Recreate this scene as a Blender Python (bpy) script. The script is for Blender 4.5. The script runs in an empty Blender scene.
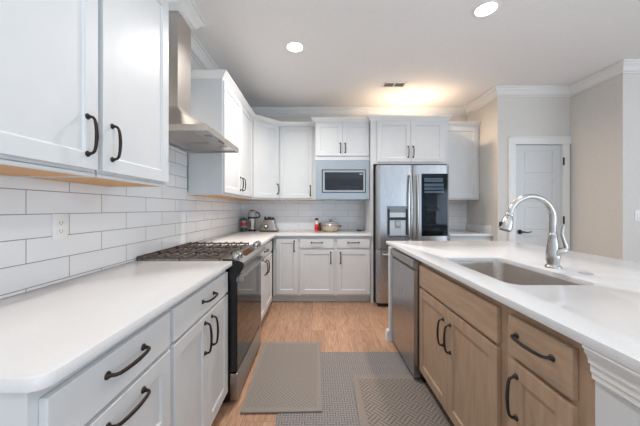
import bpy, bmesh, math, random
from mathutils import Vector, Matrix
random.seed(7)
S = bpy.context.scene
COL = S.collection
PI = math.pi

# ------------------------------------------------------------------ camera
cam_d = bpy.data.cameras.new('camera'); cam = bpy.data.objects.new('camera', cam_d); COL.objects.link(cam)
cam.location = (0, 0, 1.245); cam.rotation_euler = (PI/2, 0, 0)
cam_d.sensor_width = 36; cam_d.lens = 274/640*36
cam_d.shift_x = 2.5/640; cam_d.shift_y = -4.5/640; cam_d.clip_start = 0.05
S.camera = cam

# ------------------------------------------------------------------ light and exposure
S.view_settings.view_transform = 'Standard'; S.view_settings.look = 'None'
S.view_settings.gamma = 1; S.view_settings.use_curve_mapping = False
S.view_settings.exposure = 0.03
w = bpy.data.worlds.new('sky'); S.world = w; w.use_nodes = True
wb = w.node_tree.nodes['Background']; wb.inputs[0].default_value = (0.72, 0.84, 1.0, 1); wb.inputs[1].default_value = 0.8

def area(name, loc, rot, sx, sy, power, col, spread=PI):
    l = bpy.data.lights.new(name, 'AREA'); l.shape = 'RECTANGLE'; l.size = sx; l.size_y = sy
    l.energy = power; l.color = col; l.spread = spread
    o = bpy.data.objects.new(name, l); o.location = loc; o.rotation_euler = rot; COL.objects.link(o); return o
# daylight entering through the windows of the open living room behind and beside the kitchen
area('daylight_rear', (1.6, -6.9, 1.45), (math.radians(118), 0, 0), 6.6, 1.8, 60, (0.55, 0.77, 1.0))
area('daylight_side', (5.9, -3.2, 1.30), (math.radians(95), 0, PI/2), 7.0, 1.6, 140, (0.76, 0.88, 1.0))
# added fill lamp facing up, unseen, to brighten the ceiling
area('ceiling_fill', (2.6, -2.6, 0.25), (PI, 0, 0), 5.0, 4.0, 150, (0.62, 0.82, 1.0))

# recessed ceiling lamps: positions shared by light and fitting
CANS = [(-0.211, 2.57), (1.28, 2.081), (1.294, 3.563), (-0.211, 0.9), (1.28, 0.6), (-0.211, -0.8), (1.28, -0.8)]
CAN_POWER = [25, 5.5, 17, 3.5, 2, 7, 5]
CEIL = 2.76

# ------------------------------------------------------------------ mesh helpers
ORG = {}
class MB:
    def __init__(self): self.bm = bmesh.new()
    def _merge(self, b):
        me = bpy.data.meshes.new('tmp'); b.to_mesh(me); b.free(); self.bm.from_mesh(me); bpy.data.meshes.remove(me)
    def hexa(self, c, bev=0.0, seg=2):
        b = bmesh.new(); v = [b.verts.new(p) for p in c]
        for f in ((0,3,2,1),(4,5,6,7),(0,1,5,4),(1,2,6,5),(2,3,7,6),(3,0,4,7)): b.faces.new([v[i] for i in f])
        bmesh.ops.recalc_face_normals(b, faces=b.faces)
        if bev > 0: bmesh.ops.bevel(b, geom=list(b.edges), offset=bev, segments=seg, profile=0.5, affect='EDGES')
        self._merge(b); return self
    def box(self, x0, x1, y0, y1, z0, z1, bev=0.0, seg=2):
        return self.hexa([(x0,y0,z0),(x1,y0,z0),(x1,y1,z0),(x0,y1,z0),(x0,y0,z1),(x1,y0,z1),(x1,y1,z1),(x0,y1,z1)], bev, seg)
    def lathe(self, prof, c=(0,0,0), axis=(0,0,1), n=24, close=True):
        q = Vector((0,0,1)).rotation_difference(Vector(axis).normalized()); c = Vector(c)
        b = bmesh.new(); rings = []
        for r, h in prof:
            r = max(r, 1e-5)
            rings.append([b.verts.new(c + q @ Vector((r*math.cos(2*PI*i/n), r*math.sin(2*PI*i/n), h))) for i in range(n)])
        for a, d in zip(rings, rings[1:]):
            for i in range(n): b.faces.new((a[i], a[(i+1)%n], d[(i+1)%n], d[i]))
        if close:
            b.faces.new(rings[0][::-1]); b.faces.new(rings[-1])
        bmesh.ops.recalc_face_normals(b, faces=b.faces); self._merge(b); return self
    def tube(self, pts, r, n=12, rad=None, flat=None):
        pts = [Vector(p) for p in pts]; b = bmesh.new(); rings = []; prev = None
        for i, p in enumerate(pts):
            t = (pts[min(i+1, len(pts)-1)] - pts[max(i-1, 0)]).normalized()
            if prev is None:
                u = Vector((0,0,1)) if abs(t.z) < .9 else Vector((1,0,0))
            else: u = prev
            u = (u - t*u.dot(t)).normalized(); prev = u; v = t.cross(u)
            rr = rad[i] if rad else r
            fl = flat or 1.0
            rings.append([b.verts.new(p + rr*(math.cos(2*PI*k/n)*u*fl + math.sin(2*PI*k/n)*v)) for k in range(n)])
        for a, d in zip(rings, rings[1:]):
            for i in range(n): b.faces.new((a[i], a[(i+1)%n], d[(i+1)%n], d[i]))
        b.faces.new(rings[0][::-1]); b.faces.new(rings[-1])
        bmesh.ops.recalc_face_normals(b, faces=b.faces); self._merge(b); return self
    def loft(self, rings, cap0=True, cap1=True, closed=True):
        b = bmesh.new(); R = [[b.verts.new(p) for p in r] for r in rings]; n = len(R[0])
        for a, d in zip(R, R[1:]):
            for i in range(n if closed else n-1): b.faces.new((a[i], a[(i+1)%n], d[(i+1)%n], d[i]))
        if cap0: b.faces.new(R[0][::-1])
        if cap1: b.faces.new(R[-1])
        bmesh.ops.recalc_face_normals(b, faces=b.faces); self._merge(b); return self
    def sweep(self, path, prof, ztop):
        # profile (outward, down from ztop) carried along a floor-plan path; the room is on the path's right
        P = [Vector((x, y)) for x, y in path]; rings = []
        for i, p in enumerate(P):
            d0 = (P[i]-P[i-1]).normalized() if i > 0 else (P[1]-P[0]).normalized()
            d1 = (P[i+1]-P[i]).normalized() if i < len(P)-1 else d0
            n0 = Vector((d0.y, -d0.x)); n1 = Vector((d1.y, -d1.x))
            m = (n0+n1); m = m/(m.length_squared/2) if m.length > 1e-6 else n0
            m = m  # |m| scaled so offset is true on both sides
            rings.append([(p.x+m.x*o, p.y+m.y*o, ztop+h) for o, h in prof])
        return self.loft(rings)
    def build(self, name, mat, parent=None, smooth=True, origin=None):
        me = bpy.data.meshes.new(name)
        o0 = Vector(ORG[parent.name]) if parent else Vector(origin or (0,0,0))
        bmesh.ops.translate(self.bm, vec=-o0, verts=self.bm.verts)
        self.bm.to_mesh(me); self.bm.free()
        me.materials.append(mat)
        o = bpy.data.objects.new(name, me); COL.objects.link(o)
        if smooth:
            for p in me.polygons: p.use_smooth = True
            try: me.set_sharp_from_angle(angle=math.radians(35))
            except Exception: pass
        if parent: o.parent = parent; ORG[o.name] = ORG[parent.name]
        else: o.location = o0; ORG[o.name] = tuple(o0)
        return o

def thing(name, loc, label, cat, group=None):
    o = bpy.data.objects.new(name, None); o.empty_display_size = .05; COL.objects.link(o); o.location = loc
    ORG[o.name] = tuple(loc); o['label'] = label; o['category'] = cat
    if group: o['group'] = group
    return o
def tag(o, label, cat, group=None):
    o['label'] = label; o['category'] = cat
    if group: o['group'] = group
    return o
def struct(o): o['kind'] = 'structure'; return o

class Fr:  # a vertical front: u along its width, z up, n out of its face
    def __init__(s, o, u, n): s.o = Vector(o); s.u = Vector(u).normalized(); s.n = Vector(n).normalized()
    def p(s, u, z, n): return s.o + s.u*u + s.n*n + Vector((0,0,z))
    def box(s, mb, u0, u1, z0, z1, n0, n1, bev=0.0):
        c = [s.p(u0,z0,n0), s.p(u1,z0,n0), s.p(u1,z0,n1), s.p(u0,z0,n1), s.p(u0,z1,n0), s.p(u1,z1,n0), s.p(u1,z1,n1), s.p(u0,z1,n1)]
        return mb.hexa(c, bev)

# ------------------------------------------------------------------ materials
def lin(c):
    return tuple(((x/255)/12.92 if x/255 <= .04045 else ((x/255+.055)/1.055)**2.4) for x in c) + (1,)
def mat(name, rgb, rough=.5, metal=0.0, **kw):
    m = bpy.data.materials.new(name); m.use_nodes = True; b = m.node_tree.nodes['Principled BSDF']
    b.inputs['Base Color'].default_value = lin(rgb); b.inputs['Roughness'].default_value = rough; b.inputs['Metallic'].default_value = metal
    for k, v in kw.items(): b.inputs[k.replace('_', ' ')].default_value = v
    return m
def nodes(m): return m.node_tree.nodes, m.node_tree.links, m.node_tree.nodes['Principled BSDF']
def noise_mix(m, c1, c2, scale=(1,1,1), nscale=5.0, detail=4, lo=.3, hi=.7, bump=0.0, roughvar=None):
    N, L, b = nodes(m)
    tc = N.new('ShaderNodeTexCoord'); geo = N.new('ShaderNodeNewGeometry'); mp = N.new('ShaderNodeMapping'); mp.inputs['Scale'].default_value = scale
    L.new(geo.outputs['Position'], mp.inputs['Vector'])
    nz = N.new('ShaderNodeTexNoise'); nz.inputs['Scale'].default_value = nscale; nz.inputs['Detail'].default_value = detail
    L.new(mp.outputs[0], nz.inputs['Vector'])
    r = N.new('ShaderNodeValToRGB'); r.color_ramp.elements[0].position = lo; r.color_ramp.elements[1].position = hi
    r.color_ramp.elements[0].color = lin(c1); r.color_ramp.elements[1].color = lin(c2)
    L.new(nz.outputs['Fac'], r.inputs[0]); L.new(r.outputs[0], b.inputs['Base Color'])
    if bump:
        bp = N.new('ShaderNodeBump'); bp.inputs['Strength'].default_value = bump; bp.inputs['Distance'].default_value = .002
        L.new(nz.outputs['Fac'], bp.inputs['Height']); L.new(bp.outputs[0], b.inputs['Normal'])
    if roughvar:
        mr = N.new('ShaderNodeMapRange'); mr.inputs['To Min'].default_value = roughvar[0]; mr.inputs['To Max'].default_value = roughvar[1]
        L.new(nz.outputs['Fac'], mr.inputs['Value']); L.new(mr.outputs[0], b.inputs['Roughness'])
    return m

PAINT = mat('white_cabinet_paint', (228,229,228), .42); noise_mix(PAINT, (212,214,215), (215,217,218), (1,1,1), 9, 3, .3, .7, .02)
WALLP = mat('greige_wall_paint', (214,211,206), .7); noise_mix(WALLP, (216,212,206), (220,216,210), (1,1,1), 30, 3, .3, .7, .05)
CEILP = mat('ceiling_paint', (236,235,234), .8); noise_mix(CEILP, (235,234,233), (238,237,236), (1,1,1), 30, 3, .3, .7, .05)
TRIM = mat('white_trim_paint', (232,232,230), .35)
QUARTZ = mat('white_quartz', (233,230,227), .16); noise_mix(QUARTZ, (226,225,224), (229,228,227), (1,1,1), 160, 2, .35, .6)
QUARTZ_DIM = mat('white_quartz_dimmed', (221,222,224), .16); noise_mix(QUARTZ_DIM, (219,220,222), (223,224,226), (1,1,1), 160, 2, .35, .6)  # same quartz, toned darker to offset the strong light on the island
STEEL = mat('brushed_steel', (196,196,196), .27, 1.0); noise_mix(STEEL, (172,172,174), (186,186,188), (60,60,1.0), 6, 3, .3, .7, 0, (.25,.31))
STEELH = mat('brushed_steel_horizontal', (196,196,196), .3, 1.0); noise_mix(STEELH, (172,170,168), (182,180,178), (1.2,1.2,60), 6, 3, .3, .7, 0, (.28,.35))
STEELD = mat('grey_microwave_trim', (148,158,166), .36, .6); noise_mix(STEELD, (160,169,176), (165,174,181), (1.2,1.2,60), 6, 3, .3, .7, 0, (.3,.42))
SINKS = mat('sink_steel', (178,172,168), .24, 1.0); noise_mix(SINKS, (196,188,182), (208,200,194), (3,40,3), 6, 3, .3, .7, 0, (.26,.32))
CHROME = mat('brushed_nickel', (186,184,181), .27, 1.0)
BRONZE = mat('dark_bronze', (58,50,46), .34, .85)
BLACKM = mat('black_enamel', (22,22,24), .3)
IRON = mat('cast_iron', (62,54,51), .5, .25); noise_mix(IRON, (84,74,69), (98,87,80), (1,1,1), 60, 3, .35, .7, .15)
GLASSB = mat('black_oven_glass', (16,15,15), .04, 0, IOR=1.75)
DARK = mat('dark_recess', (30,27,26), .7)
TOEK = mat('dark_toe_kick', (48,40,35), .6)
PLY = mat('maple_underside', (214,160,98), .5); noise_mix(PLY, (201,144,84), (222,170,110), (30,1.5,30), 3, 4, .3, .7)
PLASTIC = mat('white_plastic', (236,236,234), .3)
BLACKP = mat('black_plastic', (28,28,30), .4)

# stained island wood
WOODI = mat('taupe_stained_wood', (170,140,118), .42); noise_mix(WOODI, (166,138,114), (184,156,131), (9,9,1.1), 5, 6, .28, .72, .08)
def grain_mul(m):
    N, L, b = nodes(m)
WOODH = mat('taupe_stained_wood_drawer', (170,140,118), .42); noise_mix(WOODH, (166,138,114), (184,156,131), (9,1.1,9), 5, 6, .28, .72, .08)

def brick_mat(name, axis, u_shift, mortar=(134,129,127)):
    m = mat(name, (232,233,234), .12); N, L, b = nodes(m)
    geo = N.new('ShaderNodeNewGeometry'); sp = N.new('ShaderNodeSeparateXYZ'); cb = N.new('ShaderNodeCombineXYZ')
    L.new(geo.outputs['Position'], sp.inputs[0])
    a1 = N.new('ShaderNodeMath'); a1.operation = 'ADD'; a1.inputs[1].default_value = u_shift + 3.8
    a2 = N.new('ShaderNodeMath'); a2.operation = 'ADD'; a2.inputs[1].default_value = -0.927 + 0.0982*10
    L.new(sp.outputs[axis], a1.inputs[0]); L.new(sp.outputs['Z'], a2.inputs[0])
    L.new(a1.outputs[0], cb.inputs[0]); L.new(a2.outputs[0], cb.inputs[1])
    br = N.new('ShaderNodeTexBrick'); L.new(cb.outputs[0], br.inputs['Vector'])
    br.offset = .5; br.offset_frequency = 2; br.squash = 1
    br.inputs['Scale'].default_value = 1; br.inputs['Brick Width'].default_value = .38; br.inputs['Row Height'].default_value = .0982
    br.inputs['Mortar Size'].default_value = .0017; br.inputs['Mortar Smooth'].default_value = .2; br.inputs['Bias'].default_value = 0
    br.inputs['Color1'].default_value = lin((229,231,233)); br.inputs['Color2'].default_value = lin((234,235,237)); br.inputs['Mortar'].default_value = lin(mortar)
    L.new(br.outputs['Color'], b.inputs['Base Color'])
    mr = N.new('ShaderNodeMapRange'); mr.inputs['To Min'].default_value = .12; mr.inputs['To Max'].default_value = .8
    L.new(br.outputs['Fac'], mr.inputs['Value']); L.new(mr.outputs[0], b.inputs['Roughness'])
    nz = N.new('ShaderNodeTexNoise'); nz.inputs['Scale'].default_value = 7; nz.inputs['Detail'].default_value = 1
    L.new(geo.outputs['Position'], nz.inputs['Vector'])
    mul = N.new('ShaderNodeMath'); mul.operation = 'MULTIPLY_ADD'; mul.inputs[1].default_value = -1.0
    L.new(br.outputs['Fac'], mul.inputs[0])
    s = N.new('ShaderNodeMath'); s.operation = 'MULTIPLY'; s.inputs[1].default_value = 1.6; L.new(nz.outputs['Fac'], s.inputs[0]); L.new(s.outputs[0], mul.inputs[2])
    bp = N.new('ShaderNodeBump'); bp.inputs['Strength'].default_value = .5; bp.inputs['Distance'].default_value = .0015
    L.new(mul.outputs[0], bp.inputs['Height']); L.new(bp.outputs[0], b.inputs['Normal'])
    return m
TILE_L = brick_mat('subway_tile_side', 'Y', -1.0867 + .38*2)
TILE_B = brick_mat('subway_tile_back', 'X', 0.1, (176,174,173))

def floor_mat():
    m = mat('oak_floor', (170,125,92), .38); N, L, b = nodes(m)
    geo = N.new('ShaderNodeNewGeometry'); sp = N.new('ShaderNodeSeparateXYZ'); L.new(geo.outputs['Position'], sp.inputs[0])
    cb = N.new('ShaderNodeCombineXYZ'); L.new(sp.outputs['Y'], cb.inputs[0]); L.new(sp.outputs['X'], cb.inputs[1])
    ofs = N.new('ShaderNodeVectorMath'); ofs.operation = 'ADD'; ofs.inputs[1].default_value = (20, 20, 0); L.new(cb.outputs[0], ofs.inputs[0])
    br = N.new('ShaderNodeTexBrick'); L.new(ofs.outputs[0], br.inputs['Vector']); br.offset = .37; br.offset_frequency = 3
    br.inputs['Scale'].default_value = 1; br.inputs['Brick Width'].default_value = 1.2; br.inputs['Row Height'].default_value = .127
    br.inputs['Mortar Size'].default_value = .0009; br.inputs['Mortar Smooth'].default_value = .1
    br.inputs['Color1'].default_value = (0,0,0,1); br.inputs['Color2'].default_value = (1,1,1,1); br.inputs['Mortar'].default_value = (.5,.5,.5,1)
    # grain, shifted plank by plank
    sc = N.new('ShaderNodeVectorMath'); sc.operation = 'SCALE'; sc.inputs['Scale'].default_value = 7.0; L.new(br.outputs['Color'], sc.inputs[0])
    add = N.new('ShaderNodeVectorMath'); add.operation = 'ADD'; L.new(geo.outputs['Position'], add.inputs[0]); L.new(sc.outputs[0], add.inputs[1])
    mp = N.new('ShaderNodeMapping'); mp.inputs['Scale'].default_value = (13, 1.5, 1); L.new(add.outputs[0], mp.inputs['Vector'])
    nz = N.new('ShaderNodeTexNoise'); nz.inputs['Scale'].default_value = 1.1; nz.inputs['Detail'].default_value = 2; nz.inputs['Distortion'].default_value = .6
    L.new(mp.outputs[0], nz.inputs['Vector'])
    ring = N.new('ShaderNodeMath'); ring.operation = 'MULTIPLY'; ring.inputs[1].default_value = 46; L.new(nz.outputs['Fac'], ring.inputs[0])
    sn = N.new('ShaderNodeMath'); sn.operation = 'SINE'; L.new(ring.outputs[0], sn.inputs[0])
    mp2 = N.new('ShaderNodeMapping'); mp2.inputs['Scale'].default_value = (130, 7, 1); L.new(add.outputs[0], mp2.inputs['Vector'])
    n2 = N.new('ShaderNodeTexNoise'); n2.inputs['Scale'].default_value = 1; n2.inputs['Detail'].default_value = 4; L.new(mp2.outputs[0], n2.inputs['Vector'])
    mr = N.new('ShaderNodeMapRange'); mr.inputs['From Min'].default_value = -1; mr.inputs['To Min'].default_value = .0; mr.inputs['To Max'].default_value = .26; L.new(sn.outputs[0], mr.inputs['Value'])
    s2 = N.new('ShaderNodeMath'); s2.operation = 'MULTIPLY_ADD'; s2.inputs[1].default_value = .85; L.new(n2.outputs['Fac'], s2.inputs[0]); L.new(mr.outputs[0], s2.inputs[2])
    rp = N.new('ShaderNodeValToRGB'); L.new(s2.outputs[0], rp.inputs[0])
    e = rp.color_ramp.elements; e[0].position = .2; e[0].color = lin((140,104,80)); e[1].position = .85; e[1].color = lin((194,158,131))
    e2 = rp.color_ramp.elements.new(.5); e2.color = lin((176,138,112))
    hs = N.new('ShaderNodeHueSaturation'); L.new(rp.outputs[0], hs.inputs['Color'])
    vr = N.new('ShaderNodeMapRange'); vr.inputs['To Min'].default_value = .86; vr.inputs['To Max'].default_value = 1.1; L.new(br.outputs['Color'], vr.inputs['Value']); L.new(vr.outputs[0], hs.inputs['Value'])
    mx = N.new('ShaderNodeMixRGB'); mx.inputs[2].default_value = lin((96,66,48)); L.new(br.outputs['Fac'], mx.inputs[0]); L.new(hs.outputs[0], mx.inputs[1])
    L.new(mx.outputs[0], b.inputs['Base Color'])
    bp = N.new('ShaderNodeBump'); bp.inputs['Strength'].default_value = .12; bp.inputs['Distance'].default_value = .002; L.new(s2.outputs[0], bp.inputs['Height']); L.new(bp.outputs[0], b.inputs['Normal'])
    return m
FLOOR = floor_mat()

def weave_mat(name, c1, c2, scale, rot, border=None, strength=.6, bands=3):
    # basket weave: blocks of short ribs alternating in direction
    m = mat(name, c1, .75); N, L, b = nodes(m)
    geo = N.new('ShaderNodeNewGeometry'); mp = N.new('ShaderNodeMapping'); mp.inputs['Rotation'].default_value = (0,0,rot); mp.inputs['Scale'].default_value = (scale, scale, scale)
    L.new(geo.outputs['Position'], mp.inputs['Vector'])
    sp = N.new('ShaderNodeSeparateXYZ'); L.new(mp.outputs[0], sp.inputs[0])
    ck = N.new('ShaderNodeTexChecker'); ck.inputs['Scale'].default_value = 1; ck.inputs['Color1'].default_value = (0,0,0,1); ck.inputs['Color2'].default_value = (1,1,1,1)
    zo = N.new('ShaderNodeCombineXYZ'); zo.inputs[2].default_value = .5; L.new(sp.outputs[0], zo.inputs[0]); L.new(sp.outputs[1], zo.inputs[1]); L.new(zo.outputs[0], ck.inputs['Vector'])
    def ribs(o):
        a = N.new('ShaderNodeMath'); a.operation = 'MULTIPLY'; a.inputs[1].default_value = 2*PI*bands; L.new(o, a.inputs[0])
        s = N.new('ShaderNodeMath'); s.operation = 'COSINE'; L.new(a.outputs[0], s.inputs[0])
        r = N.new('ShaderNodeMapRange'); r.inputs['From Min'].default_value = -1; L.new(s.outputs[0], r.inputs['Value']); return r.outputs[0]
    mx = N.new('ShaderNodeMixRGB'); L.new(ck.outputs['Fac'], mx.inputs[0]); L.new(ribs(sp.outputs[0]), mx.inputs[1]); L.new(ribs(sp.outputs[1]), mx.inputs[2])
    last = mx.outputs[0]
    if border:   # smooth rim inside the mat's own edges (x0, x1, y0, y1, width)
        x0, x1, y0, y1, bw = border
        s0 = N.new('ShaderNodeSeparateXYZ'); L.new(geo.outputs['Position'], s0.inputs[0])
        fac = None
        for ax, a, sg in ((0, x0+bw, 1), (0, x1-bw, -1), (1, y0+bw, 1), (1, y1-bw, -1)):
            cmpn = N.new('ShaderNodeMath'); cmpn.operation = 'GREATER_THAN' if sg > 0 else 'LESS_THAN'; cmpn.inputs[1].default_value = a
            L.new(s0.outputs[ax], cmpn.inputs[0])
            if fac is None: fac = cmpn.outputs[0]
            else:
                mm = N.new('ShaderNodeMath'); mm.operation = 'MULTIPLY'; L.new(fac, mm.inputs[0]); L.new(cmpn.outputs[0], mm.inputs[1]); fac = mm.outputs[0]
        m2 = N.new('ShaderNodeMixRGB'); m2.inputs[1].default_value = (.7,.7,.7,1); L.new(fac, m2.inputs[0]); L.new(last, m2.inputs[2]); last = m2.outputs[0]
    nz = N.new('ShaderNodeTexNoise'); nz.inputs['Scale'].default_value = 60; L.new(geo.outputs['Position'], nz.inputs['Vector'])
    ad = N.new('ShaderNodeMath'); ad.operation = 'MULTIPLY_ADD'; ad.inputs[1].default_value = .35; L.new(nz.outputs['Fac'], ad.inputs[0]); L.new(last, ad.inputs[2])
    rp = N.new('ShaderNodeValToRGB'); rp.color_ramp.elements[0].position = .1; rp.color_ramp.elements[1].position = 1.0
    rp.color_ramp.elements[0].color = lin(c1); rp.color_ramp.elements[1].color = lin(c2); L.new(ad.outputs[0], rp.inputs[0]); L.new(rp.outputs[0], b.inputs['Base Color'])
    bp = N.new('ShaderNodeBump'); bp.inputs['Strength'].default_value = strength; bp.inputs['Distance'].default_value = .003; L.new(last, bp.inputs['Height']); L.new(bp.outputs[0], b.inputs['Normal'])
    return m
def emis(name, rgb, s):
    m = mat(name, rgb, .5); b = m.node_tree.nodes['Principled BSDF']
    b.inputs['Emission Color'].default_value = lin(rgb); b.inputs['Emission Strength'].default_value = s; return m
def glass(name, rgb, rough=.02, alpha=None):
    m = mat(name, rgb, rough); b = m.node_tree.nodes['Principled BSDF']; b.inputs['Transmission Weight'].default_value = 1; b.inputs['IOR'].default_value = 1.45; return m

# ------------------------------------------------------------------ setting
WX = -1.164; BY = 4.19; NX = 2.285; DY = 3.4725; RX = 3.2; RY = 2.872
REAR = -7.0; EAST = 6.0
struct(MB().box(WX-.1, EAST+.1, REAR-.1, BY+.1, -.1, 0).build('floor', FLOOR, smooth=False))
struct(MB().box(WX-.1, EAST+.1, REAR-.1, BY+.1, CEIL, CEIL+.1).build('ceiling', CEILP, smooth=False))
struct(MB().box(WX-.1, WX, REAR-.1, BY+.1, 0, CEIL).build('wall_left', WALLP, smooth=False))
struct(MB().box(WX, NX+.1, BY, BY+.1, 0, CEIL).build('wall_back', WALLP, smooth=False))
struct(MB().box(NX, NX+.1, DY+.1, BY, 0, CEIL).build('wall_right', WALLP, smooth=False))
# wall with the panel door, opening left in it
DX0, DX1, DZ = 2.503, 3.098, 2.056
struct(MB().box(NX, DX0, DY, DY+.1, 0, CEIL).box(DX1, RX+.1, DY, DY+.1, 0, CEIL).box(DX0, DX1, DY, DY+.1, DZ, CEIL).build('wall_pantry', WALLP, smooth=False))
struct(MB().box(RX, RX+.1, RY+.1, DY, 0, CEIL).build('wall_pantry_side', WALLP, smooth=False))
struct(MB().box(RX, EAST, RY, RY+.1, 0, CEIL).build('wall_hall', WALLP, smooth=False))
# walls of the living room behind the camera, with their window openings
def wall_with_windows(name, fr, length, wins, z0=.5, z1=2.4, t=.1):
    mb = MB(); u = 0
    for a, b_ in wins:
        fr.box(mb, u, a, 0, CEIL, -t, 0); fr.box(mb, a, b_, 0, z0, -t, 0); fr.box(mb, a, b_, z1, CEIL, -t, 0); u = b_
    fr.box(mb, u, length, 0, CEIL, -t, 0)
    struct(mb.build(name, WALLP, smooth=False))
frR = Fr((WX, REAR, 0), (1,0,0), (0,1,0)); LR = EAST-WX
wins_r = [(.5, 1.6), (2.2, 3.3), (3.9, 5.0), (5.6, 6.7)]
wall_with_windows('wall_rear', frR, LR, wins_r)
frE = Fr((EAST, REAR, 0), (0,1,0), (-1,0,0)); wins_e = [(1.0, 2.3), (3.0, 4.3), (5.0, 6.3), (7.2, 8.5)]
wall_with_windows('wall_east', frE, RY-REAR, wins_e)
k = 1
for fr, wn in ((frR, wins_r), (frE, wins_e)):
    for a, b_ in wn:
        mb = MB(); 
        for q in ((a-.06, a+.03), (b_-.03, b_+.06), ((a+b_)/2-.015, (a+b_)/2+.015)): fr.box(mb, q[0], q[1], .44, 2.46, -.07, .02)
        for q in ((.44, .53), (2.37, 2.46), (1.43, 1.47)): fr.box(mb, a-.06, b_+.06, q[0], q[1], -.07, .022)
        struct(mb.build('window_%d' % k, TRIM, smooth=False)); k += 1

# backsplash tile
struct(MB().box(WX+.0005, WX+.008, .40, BY-.001, .9145, 1.40).box(WX+.0005, WX+.008, 1.56, 2.43, 1.40, 1.95).build('trim_1', TILE_L, smooth=False))
struct(MB().box(WX+.0085, NX-.001, BY-.008, BY-.0005, .9145, 1.40).build('trim_2', TILE_B, smooth=False))
# ceiling crown, run in one around the hood chimney and every corner
CROWN = [(.0005,-.102),(.012,-.102),(.012,-.09),(.022,-.086),(.034,-.074),(.046,-.052),(.062,-.036),(.074,-.03),(.078,-.02),(.092,-.018),(.092,-.0005),(.0005,-.0005)]
CH = (-1.0, 1.964, 2.166)
struct(MB().sweep([(WX,-6.99),(WX,CH[1]),(CH[0],CH[1]),(CH[0],CH[2]),(WX,CH[2]),(WX,BY),(NX,BY),(NX,DY),(RX,DY),(RX,RY),(EAST-.001,RY)], CROWN, CEIL).build('trim_3', TRIM))
# crown moulding along the cabinet tops
CC = [(.0,-.058),(.006,-.058),(.008,-.05),(.02,-.042),(.03,-.026),(.042,-.018),(.046,-.012),(.05,-.01),(.05,0),(-.02,0),(-.02,-.02),(0,-.02)]
CTOP = 2.458
struct(MB().sweep([(-.8495,.53),(-.8495,1.538),(WX+.021,1.538)], CC, CTOP).build('trim_4', TRIM))
struct(MB().sweep([(WX+.021,2.443),(-.8495,2.443),(-.8495,3.540),(-.533,3.8695),(-.031,3.8695),(-.031,3.679),(.698,3.679),(.698,3.5995),(1.711,3.5995),(1.711,3.8695),(NX-.001,3.8695)], CC, CTOP).build('trim_5', TRIM))
# baseboards
BASE = [(.0005,.0005),(.014,.0005),(.014,.11),(.008,.13),(.0005,.13)]
struct(MB().sweep([(NX,DY),(DX0-.09,DY)], BASE, 0).build('baseboard_pantry', TRIM))
struct(MB().sweep([(RX,RY),(EAST-.02,RY)], BASE, 0).build('baseboard_hall', TRIM))
struct(MB().sweep([(RX,DY-.02),(RX,RY)], BASE, 0).build('baseboard_pantry_side', TRIM))

# panel door with casing
d = MB()
y0, y1 = DY+.012, DY+.05
d.box(DX0+.004, DX1-.004, y0+.006, y1, .008, DZ-.004)
st0, st1 = 2.642, 2.972
zs = [(1.961-.361*i-.254, 1.961-.361*i) for i in range(5)]
d.box(DX0+.004, st0-.02, y0, y0+.01, .008, DZ-.004, .0015); d.box(st1+.02, DX1-.004, y0, y0+.01, .008, DZ-.004, .0015)
edges = [DZ-.004] + [v for z in zs for v in (z[1]+.02, z[0]-.02)] + [.008]
for i in range(0, len(edges), 2): d.box(st0-.02, st1+.02, y0, y0+.01, edges[i+1], edges[i], .0015)
for z0, z1 in zs:   # raised fields
    d.hexa([(st0-.0,y0+.001,z0),(st1,y0+.001,z0),(st1+.0,y0+.001,z1),(st0,y0+.001,z1),(st0-.012,y0+.007,z0-.012),(st1+.012,y0+.007,z0-.012),(st1+.012,y0+.007,z1+.012),(st0-.012,y0+.007,z1+.012)])
door = struct(d.build('door_1', PAINT, smooth=False, origin=(0,0,0)))
hd = MB(); hx, hz = 2.571, .947
hd.lathe([(.03,0),(.03,.006),(.024,.01),(.011,.012),(.011,.045)], (hx, y0, hz), (0,-1,0))
hd.tube([(hx,y0-.045,hz),(hx+.02,y0-.05,hz+.004),(hx+.06,y0-.05,hz-.004),(hx+.115,y0-.048,hz+.006)], .008, rad=[.011,.01,.007,.006])
ha = hd.build('door_handle', BLACKP, door); ha['label'] = 'black lever handle'
for z in (1.839, 1.099, .25):
    h = MB().box(DX1-.006, DX1+.016, DY-.024, DY-.0185, z-.045, z+.045, .002).lathe([(.006,-.05),(.006,.05)], (DX1+.004, DY-.024, z), (0,0,1), 10).build('hinge', BLACKP, door)
cs = MB(); CAS = .083
cs.box(DX0-.089, DX0, DY-.018, DY-.0005, 0, DZ+.0, .003).box(DX1, RX-.0155, DY-.018, DY-.0005, 0, DZ, .003).box(DX0-.089, RX-.0005, DY-.018, DY-.0005, DZ, DZ+.10, .003)
cs.box(DX0-.089, DX0-.07, DY-.026, DY-.018, 0, DZ+.10, .003).box(DX0-.089, RX-.001, DY-.026, DY-.018, DZ+.082, DZ+.10, .003)
cs.box(DX0, DX0+.003, DY, DY+.09, 0, DZ).box(DX1-.003, DX1, DY, DY+.09, 0, DZ)
struct(cs.build('trim_6', TRIM, smooth=False))

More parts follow.
